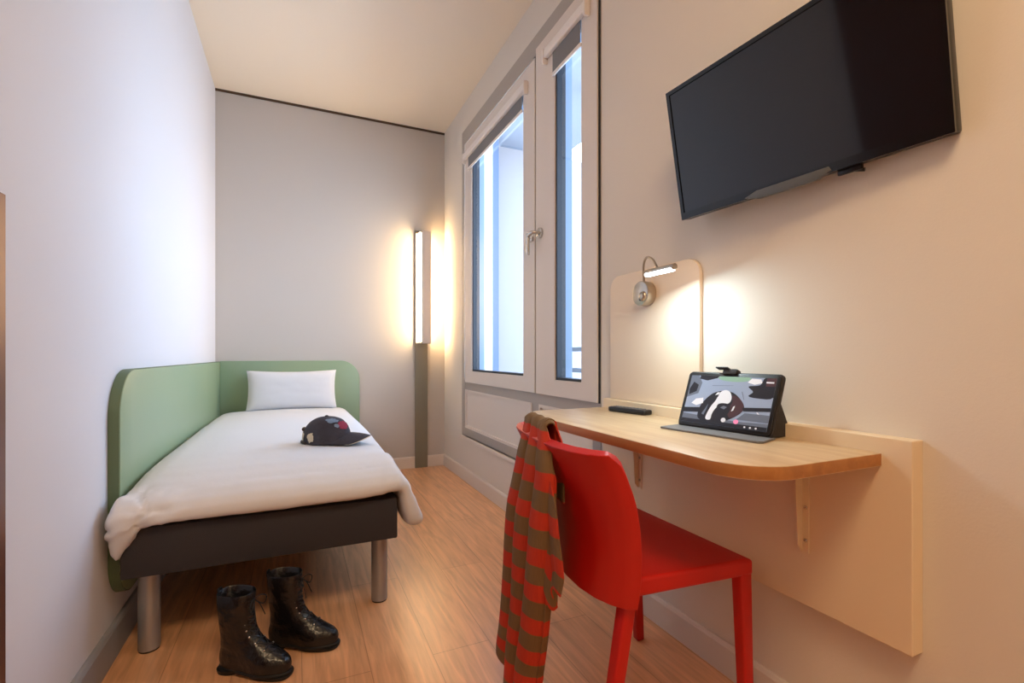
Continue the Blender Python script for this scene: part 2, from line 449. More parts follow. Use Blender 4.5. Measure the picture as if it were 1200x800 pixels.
pn = thing('bed_side_panel', 'long pale green rounded panel on the left wall beside the bed', 'wall panel', (WL, 2.9, .18))
pts = rounded(1.862, WB-.001, .175, .900, (.13, 0, 0, .15), 14)
obj('panel', prism(pts, 'x', WL+.0002, WL+.031, .002), M['green'], pn, 40)
obj('edge_band', prism(rounded(1.858, WB-.002, .172, .9025, (.132, 0, 0, .152), 14), 'x', WL+.001, WL+.029), M['green_edge'], pn, 40)
hb = thing('headboard', 'sage green headboard with one rounded corner on the back wall', 'headboard', (0, WB, .18))
obj('panel', prism(rounded(WL+.032, .464, .0952, .908, (0, .05, .15, 0), 14), 'y', WB-.026, WB-.0002, .002), M['green'], hb, 40)

def interp(tab, z):
    tab = sorted(tab)
    if z <= tab[0][0]: return tab[0][1]
    for (a, va), (b, vb) in zip(tab, tab[1:]):
        if a <= z <= b: return va+(vb-va)*(z-a)/(b-a)
    return tab[-1][1]

# duvet: overlapping soft volumes fused into one skin
def blob(cx, cy, cz, rx, ry, rz, e=.5, n=40):
    """superellipsoid"""
    sg = lambda w, p: math.copysign(abs(w)**p, w)
    rows = []
    for i in range(1, n):
        ph = -PI/2+PI*i/n
        rows.append([(cx+rx*sg(math.cos(ph), e)*sg(math.cos(2*PI*k/n), e), cy+ry*sg(math.cos(ph), e)*sg(math.sin(2*PI*k/n), e), cz+rz*sg(math.sin(ph), e)) for k in range(n)])
    return loft(rows)
def duvet_bm():
    b = []
    # main slab: cross-section in y (front rounded and tucked), swept over x
    prof = [(3.93, .503), (3.93, .535), (3.90, .552), (3.6, .557), (3.0, .566), (2.45, .568), (2.2, .565), (2.05, .560), (1.96, .552), (1.88, .538), (1.82, .520), (1.780, .498), (1.760, .472), (1.757, .448), (1.768, .432), (1.795, .428), (1.824, .440), (1.834, .500), (2.0, .503), (2.6, .503)]
    rows = []
    for (x, sc, dz) in ((-.493, .62, -.0), (-.483, .80, 0), (-.46, .90, 0), (-.42, .96, 0), (-.3, 1, 0), (-.1, 1.02, .001), (.1, 1.01, .004), (.22, .985, .008), (.29, .95, .014), (.33, .88, .022), (.352, .77, .028)):
        rows.append([(x, 1.79+(y-1.79)*(1 if y > 1.9 else (.35+.65*sc)), .43+dz*(1 if y < 2 else .2)+(z-.43)*sc) for (y, z) in prof])
    b.append(loft(rows))
    # right side drape: cross-section in x, swept along y
    dr = [(.25, .553), (.30, .552), (.335, .540), (.362, .515), (.386, .478), (.408, .432), (.430, .380), (.448, .335), (.452, .316), (.440, .302), (.415, .297), (.392, .303), (.378, .325), (.368, .37), (.360, .42), (.352, .455), (.30, .47), (.25, .48)]
    rows = []
    for (y, s) in ((1.772, .50), (1.777, .72), (1.788, .88), (1.81, .97), (1.85, 1), (1.90, 1), (1.96, 1), (2.03, 1), (2.12, 1), (2.5, 1), (3.0, 1), (3.5, 1), (3.85, 1), (3.92, .9)):
        cx, cz = .395, .42
        zmax = interp([(1.757, .47), (1.78, .494), (1.82, .512), (1.88, .530), (1.96, .544), (2.05, .553), (2.3, .56)], y)
        w = 1 if y > 1.85 else s
        rows.append([(cx+(x-cx)*w+.010*math.sin(y*9)*(1 if z < .45 else .2), y, min(zmax, cz+(z-cz)*w+(.006*math.sin(y*7) if z < .35 else 0))) for (x, z) in dr])
    b.append(loft(rows))
    # left front flap hanging at the corner
    fl = [(.515, -.43, -.496, 1.80, 1.855), (.49, -.415, -.500, 1.768, 1.855), (.46, -.415, -.512, 1.752, 1.855), (.435, -.420, -.519, 1.754, 1.855), (.41, -.438, -.518, 1.762, 1.85), (.38, -.458, -.513, 1.772, 1.845), (.35, -.476, -.505, 1.780, 1.835), (.330, -.484, -.496, 1.786, 1.825)]
    rows = []
    for (z, x1, x0, y0, y1) in fl:
        c = ((x0+x1)/2, (y0+y1)/2)
        rows.append([(c[0]+(x1-x0)/2*math.copysign(abs(math.cos(a))**.7, math.cos(a)), c[1]+(y1-y0)/2*math.copysign(abs(math.sin(a))**.7, math.sin(a)), z) for a in [2*PI*k/24 for k in range(24)]])
    b.append(loft(rows))
    return merge(*b)
dv = obj('duvet', duvet_bm(), M['linen'])
def fuse(o, vox, it, wrinkle):
    r = o.modifiers.new('r', 'REMESH'); r.mode = 'VOXEL'; r.voxel_size = vox
    s = o.modifiers.new('s', 'SMOOTH'); s.iterations = it; s.factor = .5
    dg = bpy.context.evaluated_depsgraph_get()
    me = bpy.data.meshes.new_from_object(o.evaluated_get(dg))
    nn = [v.normal.copy() for v in me.vertices]
    for v, n_ in zip(me.vertices, nn):
        v.co += n_*wrinkle(v.co+o.location)
    me.polygons.foreach_set('use_smooth', [True]*len(me.polygons))
    o.modifiers.clear(); old = o.data; o.data = me; bpy.data.meshes.remove(old)
def duvet_wr(p):
    w = .004*noise.noise(Vector((p.x*4, p.y*3, p.z*4)))
    corner = max(0, 1-((p.x+.46)**2+(p.y-1.78)**2+(p.z-.46)**2)**.5/.16)
    corner2 = max(0, 1-((p.x-.38)**2+(p.y-1.78)**2+(p.z-.45)**2)**.5/.14)
    w += corner*.006*(1-2*abs(noise.noise(p*22)))*1.6
    fr = 1 if p.y < 1.87 else 0
    if corner > 0 and fr:
        w -= .010*min(1, corner*2)*math.exp(-((p.x+.428+.010*math.sin(p.z*75))/.007)**2)*(1 if p.z > .43 else .3)
        w -= .008*min(1, corner*2)*math.exp(-((p.z-.452-.35*(p.x+.46)-.006*math.sin(p.x*90))/.006)**2)
        w -= .005*min(1, corner*2)*math.exp(-((p.z-.41-.5*(p.x+.48))/.007)**2)
    w += corner2*.002*math.sin(p.x*130-p.z*50)
    if p.y < 1.84: w += .0035*noise.noise(Vector((p.x*11, 0, p.z*5+p.x*3)))
    return w
fuse(dv, .011, 3, duvet_wr)
tag(dv, 'plain white duvet spread over the single bed and hanging at its corners', 'duvet')

# pillow
def pillow_fn():
    W, Hh, n = .61, .300, 28
    bm = bmesh.new()
    def surf(s):
        g = []
        for i in range(n+1):
            row = []
            for j in range(n+1):
                u, v = -1+2*i/n, -1+2*j/n
                pu = 1-.045*(1-v*v)*0-.05*(1-abs(u)**2)*0
                x = W/2*u*(1-.045*(1-v*v)); z = Hh/2*v*(1-.085*(1-u*u))
                t = .055*max(0, (1-u**4))**.5*max(0, (1-v**4))**.5
                row.append((x, s*t+.002*noise.noise(Vector((u*3, v*3, s))), z))
            g.append(row)
        return g
    F, B = surf(-1), surf(1)
    for G in (F, B):
        V = [[bm.verts.new(p) for p in row] for row in G]
        for i in range(n):
            for j in range(n): bm.faces.new((V[i][j], V[i+1][j], V[i+1][j+1], V[i][j+1]))
    bmesh.ops.remove_doubles(bm, verts=bm.verts[:], dist=.0008)
    bmesh.ops.recalc_face_normals(bm, faces=bm.faces[:])
    return bm
xf = Matrix.Translation((-.022, 3.905, .692)) @ Matrix.Rotation(R(-14), 4, 'X')
tag(obj('pillow', pillow_fn(), M['linen'], smooth=60, xf=xf), 'white rectangular pillow leaning against the green headboard', 'pillow')

# ------------------------------------------------------------------ cap
cap = thing('baseball_cap', 'faded charcoal baseball cap with red and blue embroidery lying on the duvet', 'cap', (.12, 2.24, .568))
XC = Matrix.Translation((.122, 2.235, .5715)) @ Matrix.Rotation(R(-27), 4, 'Z')
def crown_pt(a, h, off=0):
    """a: angle (0 = brim side), h: 0..1 up the crown"""
    t = h*PI/2
    r = math.cos(t)**.75
    ax, by, hz = .098+off, .080+off, .112+off
    fx = 1+.0*math.cos(a)
    x = ax*r*math.cos(a)*fx; y = by*r*math.sin(a); z = hz*math.sin(t)**1.0
    if math.cos(a) > 0: x += .012*math.cos(a)*math.sin(2*t)
    else: z *= 1; x -= .006*math.sin(3*t)*-math.cos(a)
    k = .0025*noise.noise(Vector((x*40, y*40, z*40)))
    return Vector((x+k, y+k, max(z, 0)))
rows = [[crown_pt(2*PI*k/36, h/14) for k in range(36)] for h in range(0, 14)]
obj('crown', loft(rows, cap0=False), M['cap'], cap, 60, XC)
obj('button', sphere((.0, 0, .112), (.008, .008, .005), 12, 8), M['cap_dark'], cap, 60, XC)
def brim(u, v):
    a = -1.25+2.5*u
    p = crown_pt(a, .05)
    ln = .094*max(0, math.cos(a*1.05))**.5
    x = p.x+ln*v; y = p.y*(1-.02*v)
    z = .036-.022*v*v*0+.004-.040*(abs(p.y)/.08)**2-.012*v*v
    return (x, y, max(z, .001))
bb = obj('brim', grid(brim, 28, 8, .003), M['cap'], cap, 60, XC)
obj('brim_piping', tube([Vector(brim(i/28, 1.0))+Vector((.0005, 0, 0)) for i in range(2, 27)], .0018, 6), M['stitch_cream'], bb, 60, XC)
def patch(a0, a1, h0, h1, m, name, n=6):
    g = grid(lambda u, v: crown_pt(a0+(a1-a0)*u, h0+(h1-h0)*v, .0022), n, n)
    return obj(name, g, m, cap, 60, XC)
def rag(a, h, ra, rh, m, name, seed):
    bm = bmesh.new(); rnd = random.Random(seed)
    c = bm.verts.new(crown_pt(a, h, .0032)); n = 18
    vs = [bm.verts.new(crown_pt(a+ra*math.cos(2*PI*k/n)*rnd.uniform(.65, 1), h+rh*math.sin(2*PI*k/n)*rnd.uniform(.65, 1), .0030)) for k in range(n)]
    for k in range(n): bm.faces.new((c, vs[k], vs[(k+1) % n]))
    bmesh.ops.recalc_face_normals(bm, faces=bm.faces[:])
    return obj(name, bm, m, cap, 60, XC)
rag(-.36, .48, .46, .17, M['stitch_red'], 'embroidery', 1)
rag(-.95, .66, .46, .12, M['stitch_blue'], 'embroidery', 2)
rag(-.80, .48, .16, .07, M['stitch_blue'], 'embroidery', 3)
rag(-1.95, .17, .20, .15, M['stitch_cream'], 'side_patch', 4)
rag(-2.55, .17, .16, .12, M['stitch_cream'], 'side_patch', 5)
rag(-2.95, .20, .10, .12, M['stitch_cream'], 'side_patch', 6)
obj('back_strap', tube([crown_pt(a, .03, .004) for a in [PI-.9+1.8*k/14 for k in range(15)]], .006, 8), M['cap_dark'], cap, 60, XC)
obj('strap_loop', tube([crown_pt(a, .34, .004) for a in [-PI+.05+.5*k/8 for k in range(9)]], .007, 8), M['cap_dark'], cap, 60, XC)

# ------------------------------------------------------------------ wall lamp and its post in the corner
lp = thing('corner_lamp', 'tall lit wall lamp on a grey green plank in the back corner', 'lamp', (.97, WB, 0))
obj('plank', bx(.913, 1.020, WB-.021, WB-.0135, 0, 2.0, bevel=.002), M['post'], lp)
obj('plank_spacer', bx(.93, 1.0, WB-.0136, WB-.0005, .2, 1.95), M['post'], lp)
obj('back_plate', bx(.915, 1.022, 3.985, WB-.0205, 1.050, 1.975, bevel=.002), M['lamp_cover'], lp)
obj('diffuser', bx(.935, 1.005, 3.918, 3.986, 1.060, 1.965), M['diffuser'], lp)
obj('cover', merge(bx(.945, 1.024, 3.897, 3.920, 1.046, 1.978, bevel=.004), bx(.93, 1.012, 3.915, 3.99, 1.966, 1.976), bx(.93, 1.012, 3.915, 3.99, 1.048, 1.059)), M['lamp_cover'], lp)

# ------------------------------------------------------------------ desk set on the right wall
PX = 1.133
dk = thing('wall_desk_panel', 'large cream back panel fixed to the right wall behind the desk top', 'wall panel', (WR, 1.07, .34))
obj('panel', bx(PX, WR-.0005, .546, 1.612, .340, .776, bevel=.002), M['melamine2'], dk)
for y in (.775, 1.39):
    br = obj('bracket', merge(bx(PX-.004, PX+.0005, y-.017, y+.017, .47, .714), bx(PX-.15, PX, y-.017, y+.017, .7105, .7145), prism([(PX-.004, .71), (PX-.13, .71), (PX-.12, .70), (PX-.030, .66), (PX-.020, .49), (PX-.004, .47)], 'y', y-.002, y+.002)), M['melamine2'], dk)
    for z in (.50, .58, .66):
        obj('screw', sphere((PX-.005, y-.010, z), (.003, .005, .005), 10, 6), M['steel'], br, 60)
dt = obj('desk_top', prism(rounded(.748, PX-.0005, .602, 1.600, (.115, 0, 0, .115), 14), 'z', .7145, .742, .0015, side_mi=1), [M['desk_top'], M['desk_edge']], smooth=30)
tag(dt, 'narrow wooden wall-mounted desk top with rounded front corners', 'desk')
bp = obj('lamp_backboard', prism(rounded(1.128, 1.598, .7765, 1.262, (0, 0, .055, .055), 10), 'x', WR-.016, WR-.0005, .003), M['melamine'], smooth=40)
tag(bp, 'cream rounded upright board on the wall behind the reading lamp', 'board')

# reading lamp
sc = thing('reading_lamp', 'small nickel gooseneck reading lamp with lit LED head on the cream board', 'lamp', (WR-.016, 1.39, 1.17))
y0, z0, xb = 1.366, 1.170, WR-.016
rs = obj('base', cyl((xb, y0, z0), (xb-.040, y0, z0), .044, n=40, bevel=.005), M['chrome'], sc, 35)
obj('switch', cyl((xb-.039, y0-.010, z0-.022), (xb-.047, y0-.010, z0-.022), .006, n=14), M['black'], rs, 40)
obj('socket', sphere((xb-.040, y0-.018, z0-.012), (.012, .018, .018), 18, 10), M['chrome'], rs, 60)
arm = [(xb-.022, y0-.002, z0+.040), (xb-.035, y0-.015, z0+.066), (xb-.060, y0-.045, z0+.090), (xb-.090, y0-.090, z0+.102), (xb-.120, y0-.140, z0+.096), (xb-.140, y0-.185, z0+.078), (xb-.152, y0-.212, z0+.056), (xb-.155, y0-.222, z0+.044)]
def smooth_path(p, n=6):
    p = [Vector(q) for q in p]; out = []
    for i in range(len(p)-1):
        a, b, c, d = p[max(i-1, 0)], p[i], p[i+1], p[min(i+2, len(p)-1)]
        for k in range(n):
            t = k/n
            out.append(.5*((2*b)+(c-a)*t+(2*a-5*b+4*c-d)*t*t+(3*b-a-3*c+d)*t**3))
    return out+[p[-1]]
obj('gooseneck', tube(smooth_path(arm), .0042, 10), M['chrome'], sc, 60)
hx, hy, hz = xb-.155, y0-.232, z0+.038
hd = obj('lamp_head', cyl((hx, hy+.064, hz), (hx, hy-.066, hz), .0095, n=20, bevel=.002), M['chrome'], sc, 40)
obj('led_strip', bx(hx-.010, hx+.008, hy-.058, hy+.058, hz-.0125, hz-.003, bevel=.003), M['led'], hd, 40)

# remote
rm = thing('remote_control', 'black remote control lying on the desk near the window end', 'remote', (1.10, 1.41, .742))
XR = frm(Vector((.10, -.995, 0)).normalized(), Vector((.995, .10, 0)).normalized(), Vector((0, 0, 1)), (1.100, 1.415, .7425))
XR = Matrix.Translation((1.094, 1.395, .7425)) @ Matrix.Rotation(R(-80), 4, 'Z')
obj('body', prism(rounded(-.088, .088, -.023, .023, .012, 5), 'z', 0, .017, .005, 3), M['black'], rm, 40, XR)
bm = bmesh.new()
for i in range(9):
    for j in range(3): box(bm, -.075+i*.016, -.065+i*.016, -.0155+j*.012, -.0085+j*.012, .0165, .0188)
obj('buttons', bm, M['tabgrey'], rm, None, XR)

# ------------------------------------------------------------------ tablet in a folding case
tb = thing('tablet', 'tablet showing a dog video, propped up in a dark folding case on the desk', 'tablet', (1.04, .94, .742))
ex = Vector((.040, -.266, 0)).normalized(); ey = Vector((-ex.y, ex.x, 0))           # ex along the screen, ey towards the wall
B0 = Vector((1.018, 1.073, .7435))
tw, th = .270, .160; lean = R(21)
upv = Vector((0, 0, 1))*math.cos(lean)+ey*math.sin(lean)
nrm = ex.cross(upv); nrm = nrm if nrm.dot(ey) > 0 else -nrm
B0 = B0+Vector((0, 0, .006))
XT = frm(ex, upv, nrm, B0)                                # local: x along, y up the screen, z backwards
obj('case_back', prism(rounded(-.004, tw+.004, -.004, th+.004, .012, 5), 'z', .003, .012, .002), M['case'], tb, 40, XT)
body = obj('tablet_body', prism(rounded(0, tw, 0, th, .010, 5), 'z', -.003, .0031, .0015), M['black'], tb, 40, XT)
bzl = .010; SW, SH = tw-2*bzl, th-2*bzl
pal = [pic('picture_asphalt', srgb(136, 148, 172), .34), pic('picture_dark', srgb(34, 32, 38), .12), pic('picture_white', srgb(206, 208, 216), .38),
       pic('picture_brown', srgb(66, 42, 46), .3), pic('picture_green', srgb(120, 150, 132), .5), pic('picture_mid', srgb(92, 98, 112), .4), pic('picture_pink', srgb(226, 130, 170), .45)]
polys = [(0, [(0, 0), (1, 0), (1, 1), (0, 1)]),
 (5, [(0, .52), (.14, .62), (.16, .85), (.10, 1), (0, 1)]), (1, [(.02, .58), (.11, .66), (.12, .80), (.05, .86), (.01, .7)]),
 (1, [(.12, .93), (.22, .90), (.34, .96), (.36, 1), (.12, 1)]), (4, [(.38, .93), (.52, .90), (.66, .91), (.72, .95), (.70, 1), (.38, 1)]),
 (2, [(.70, .90), (.78, .86), (.86, .90), (.84, .97), (.74, .98)]), (1, [(.72, .82), (.78, .72), (.74, .63), (.86, .60), (1, .64), (1, 1), (.88, 1), (.84, .86)]),
 (3, [(.90, .84), (1, .84), (1, 1), (.90, 1)]), (2, [(.90, .90), (.98, .90), (.98, .93), (.90, .93)]),
 (1, [(0, .30), (.30, .34), (.30, .24), (0, .2)]), (5, [(0, .06), (1, .02), (1, .14), (.66, .12), (0, .18)]),
 (1, [(.20, .12), (.20, .34), (.25, .50), (.33, .64), (.44, .70), (.56, .68), (.66, .56), (.72, .42), (.70, .30), (.60, .16), (.46, .06), (.30, .06)]),
 (3, [(.56, .62), (.66, .56), (.72, .40), (.68, .26), (.58, .18), (.54, .34), (.58, .48)]),
 (2, [(.30, .12), (.33, .34), (.38, .50), (.41, .66), (.47, .72), (.53, .68), (.56, .56), (.54, .46), (.46, .42), (.40, .34), (.37, .22), (.36, .10)]),
 (1, [(.41, .40), (.46, .45), (.54, .44), (.57, .36), (.55, .24), (.48, .18), (.42, .24)]),
 (1, [(.31, .42), (.33, .58), (.41, .68), (.40, .58), (.36, .50)]), (2, [(.08, .40), (.13, .50), (.22, .53), (.23, .42), (.15, .36)]),
 (1, [(.70, .40), (1, .44), (1, .37), (.72, .33)]), (2, [(.86, .33), (.93, .22), (.935, .24), (.87, .34)]), (5, [(.66, .16), (1, .16), (1, .30), (.74, .30)])]
def disc(cx, cy, r): return [(cx+r*.62*math.cos(2*PI*k/14), cy+r*math.sin(2*PI*k/14)) for k in range(14)]
polys += [(5, [(.24, .20), (.27, .30), (.30, .42), (.29, .30), (.27, .18)]), (2, [(.585, .30), (.60, .40), (.62, .42), (.61, .33)]), (5, [(.45, .36), (.49, .40), (.53, .38), (.50, .33)]),
 (2, [(.36, .60), (.38, .66), (.41, .67), (.40, .62)]), (5, [(.30, .80), (.55, .82), (.55, .815), (.30, .79)]), (5, [(.66, .70), (.70, .55), (.705, .55), (.668, .71)])]
polys += [(1, [(0, 0), (1, 0), (1, .075), (0, .075)]), (2, disc(.52, .12, .045)), (6, disc(.665, .115, .045)), (2, disc(.77, .035, .018)), (2, disc(.83, .035, .018)), (2, disc(.89, .035, .018))]
bm = bmesh.new()
def soften(pl):
    n = len(pl)
    if n < 6 or n >= 14: return pl
    out = []
    for i in range(n):
        a, b, c, d = (Vector(pl[(i+q) % n]) for q in (-1, 0, 1, 2))
        for t in (0, .25, .5, .75):
            v = .5*((2*b)+(c-a)*t+(2*a-5*b+4*c-d)*t*t+(3*b-a-3*c+d)*t**3)
            out.append((min(1, max(0, v.x)), min(1, max(0, v.y))))
    return out
for k, (mi, pl) in enumerate(polys):
    pl = soften(pl)
    f = bm.faces.new([bm.verts.new((bzl+SW*u, bzl+SH*v, -.0032-.00005*k)) for (u, v) in pl]); f.material_index = mi
    f.normal_update()
    if f.normal.z > 0: f.normal_flip()
obj('screen', bm, pal, body, None, XT)
obj('camera_clip', merge(bx(.108, .150, th-.004, th+.012, -.008, .014, bevel=.003), bx(.088, .125, th+.011, th+.015, -.014, .004, bevel=.001)), M['case'], tb, 40, XT)
F0 = Vector((1.018, 1.073, .7425))
bm = bmesh.new()
flap = [F0+ex*-.006+ey*.012, F0+ex*.276+ey*.012, F0+ex*.288+ey*-.062, F0+ex*.280+ey*-.074, F0+ex*.000+ey*-.076, F0+ex*-.006+ey*-.07]
lo = [bm.verts.new(p+Vector((0, 0, .0003))) for p in flap]; hi = [bm.verts.new(p+Vector((0, 0, .0048))) for p in flap]
bm.faces.new(lo); bm.faces.new(hi[::-1])
for i in range(6): bm.faces.new((lo[i], hi[i], hi[(i+1) % 6], lo[(i+1) % 6]))
bmesh.ops.recalc_face_normals(bm, faces=bm.faces[:])
obj('front_flap', bm, M['tabgrey'], tb)
# rear stand: from two thirds up the back down to the desk behind
q0 = XT @ Vector((0.002, th*.62, .012)); foot = F0+ey*.108+Vector((0, 0, .001))
bm = bmesh.new(); vs = []
for p in (q0, XT @ Vector((.002, 0.0, .012)), Vector((foot.x, foot.y, .7435))):
    vs.append((bm.verts.new(p), bm.verts.new(p+ex*(tw-.004))))
for i in range(3):
    a, b = vs[i], vs[(i+1) % 3]; bm.faces.new((a[0], a[1], b[1], b[0]))
bm.faces.new([v[0] for v in vs]); bm.faces.new([v[1] for v in vs][::-1])
bmesh.ops.recalc_face_normals(bm, faces=bm.faces[:])
obj('rear_stand', bm, M['case'], tb)

# ------------------------------------------------------------------ television
tv = thing('television', 'flat black television tilted forward high on the right wall', 'television', (1.12, .8, 1.56))
BL, BR = Vector((1.093, 1.133, 1.368)), Vector((1.143, .480, 1.374))
ex = (BR-BL).normalized(); back = Vector((-ex.y, ex.x, 0)); back = back if back.x > 0 else -back
til = R(10.6); up = Vector((0, 0, 1))*math.cos(til)-back*math.sin(til); nz = back*math.cos(til)+Vector((0, 0, 1))*math.sin(til)
TW, TH = (BR-BL).length, .380
XV = frm(ex, up, nz, BL)                                   # x along, y up, z towards the wall
obj('housing', merge(prism(rounded(0, TW, 0, TH, .006, 4), 'z', .002, .030, .003), bx(.12, TW-.12, .05, TH-.08, .029, .048, bevel=.012)), M['black'], tv, 40, XV)
bm = bmesh.new()
for (a, b, c, d) in ((0, .011, 0, TH), (TW-.011, TW, 0, TH), (.011, TW-.011, 0, .020), (.011, TW-.011, TH-.011, TH)): box(bm, a, b, c, d, -.004, .004)
bz = obj('bezel', bm, M['tvgloss'], tv, None, XV)
obj('chin_lip', prism([(.255, -.008), (.40, -.008), (.435, .004), (.430, .014), (.250, .014), (.215, .004)], 'z', -.0065, .010, .002), M['tvchin'], bz, 40, XV)
obj('screen', bx(.0105, TW-.0105, .019, TH-.0105, -.001, .003), M['screen'], tv, None, XV)
obj('control_stalk', merge(bx(.44, .49, -.012, .001, .008, .020, bevel=.002), cyl((.472, -.008, .014), (.492, -.014, .018), .004)), M['black'], tv, 40, XV)
obj('wall_bracket', merge(bx(WR-.012, WR-.0005, .70, .92, 1.45, 1.65), bx(WR-.05, WR-.011, .74, .77, 1.48, 1.62), bx(WR-.05, WR-.011, .85, .88, 1.48, 1.62)), M['black'], tv)

# ------------------------------------------------------------------ red chair
ch = thing('chair', 'glossy red plastic chair with a curved back, pushed under the desk', 'chair', (.82, 1.06, 0))
# plan of the back: outer surface at the top edge, from far (y=1.294) to near (y=.812)
BK = [(1.292, .640), (1.284, .616), (1.25, .598), (1.18, .580), (1.10, .565), (1.02, .553), (.95, .549), (.89, .555), (.85, .568), (.825, .584), (.814, .604)]
def lerp_tab(tab, t):
    n = len(tab)-1; i = min(int(t*n), n-1); f = t*n-i
    return tuple(tab[i][k]+(tab[i+1][k]-tab[i][k])*f for k in range(len(tab[0])))
def back_fn(off):
    def fn(u, v):
        y, x = lerp_tab(BK, u)
        z0 = .400; z1 = .752
        z = z0+(z1-z0)*v
        lean = .082*(1-v**2.4)
        cy = 1.056; yy = cy+(y-cy)*(.84+.16*min(1, v*1.5)**.8)
        edge = min(u, 1-u)
        tip = max(0, v-.93)/.07
        return (x+lean+off, yy, z-.010*tip*max(0, 1-edge/.08))
    return fn
bmb = grid(back_fn(0), 40, 16, -.021)
obj('backrest', bmb, M['red'], ch, 40)
bev = lambda o, w=.006: o.modifiers.new('bevel', 'BEVEL')
for o in list(COL.objects):
    if o.name == 'backrest':
        b_ = o.modifiers.new('bevel', 'BEVEL'); b_.width = .007; b_.segments = 3; b_.limit_method = 'ANGLE'; b_.angle_limit = R(50)
seat_pts = []
for (x, y) in ((.672, .850), (1.000, .826), (1.022, .832), (1.030, .848), (1.030, 1.262), (1.024, 1.280), (1.008, 1.288), (.690, 1.262)): seat_pts.append((x, y))
def seat_bm():
    bm = bmesh.new(); n = 20
    top = [[None]*(n+1) for _ in range(n+1)]
    c = [(.672, .858), (1.028, .828), (1.030, 1.286), (.694, 1.256)]
    bot = [[None]*(n+1) for _ in range(n+1)]
    for i in range(n+1):
        for j in range(n+1):
            u, v = i/n, j/n
            # ease the corners
            p = [(1-u)*(1-v)*c[0][k]+u*(1-v)*c[1][k]+u*v*c[2][k]+(1-u)*v*c[3][k] for k in (0, 1)]
            dish = .010*math.sin(PI*min(1, u*1.05))*math.sin(PI*v)
            roll = .004*max(0, (u-.86)/.14)**2
            top[i][j] = bm.verts.new((p[0], p[1], .450-dish-roll)); bot[i][j] = bm.verts.new((p[0], p[1], .408))
    for i in range(n):
        for j in range(n):
            bm.faces.new((top[i][j], top[i+1][j], top[i+1][j+1], top[i][j+1])); bm.faces.new((bot[i][j], bot[i][j+1], bot[i+1][j+1], bot[i+1][j]))
    rim = [(i, 0) for i in range(n)]+[(n, j) for j in range(n)]+[(i, n) for i in range(n, 0, -1)]+[(0, j) for j in range(n, 0, -1)]
    for k in range(len(rim)):
        a, b = rim[k], rim[(k+1) % len(rim)]
        bm.faces.new((top[a[0]][a[1]], bot[a[0]][a[1]], bot[b[0]][b[1]], top[b[0]][b[1]]))
    bmesh.ops.recalc_face_normals(bm, faces=bm.faces[:])
    return bm
st = obj('seat', seat_bm(), M['red'], ch, 45)
q = st.modifiers.new('bevel', 'BEVEL'); q.width = .008; q.segments = 3; q.limit_method = 'ANGLE'; q.angle_limit = R(50)
def bar(a, b, wa, wb, bevel=.006):
    """square-section bar from a to b; w = (x,y) half sizes"""
    a, b = Vector(a), Vector(b)
    bm = loft([[a+Vector((sx*wa[0], sy*wa[1], 0)) for sx, sy in ((-1, -1), (1, -1), (1, 1), (-1, 1))], [b+Vector((sx*wb[0], sy*wb[1], 0)) for sx, sy in ((-1, -1), (1, -1), (1, 1), (-1, 1))]])
    bmesh.ops.bevel(bm, geom=bm.edges[:], offset=bevel, segments=3, profile=.5, affect='EDGES')
    return bm
obj('leg', bar((1.030, .850, 0), (1.008, .848, .425), (.014, .014), (.019, .017)), M['red'], ch, 40)
obj('leg', bar((1.046, 1.284, 0), (1.008, 1.266, .425), (.014, .014), (.019, .017)), M['red'], ch, 40)
obj('leg', bar((.606, .872, 0), (.684, .870, .445), (.015, .014), (.017, .017)), M['red'], ch, 40)
obj('leg', bar((.600, 1.290, 0), (.700, 1.238, .445), (.015, .014), (.017, .017)), M['red'], ch, 40)

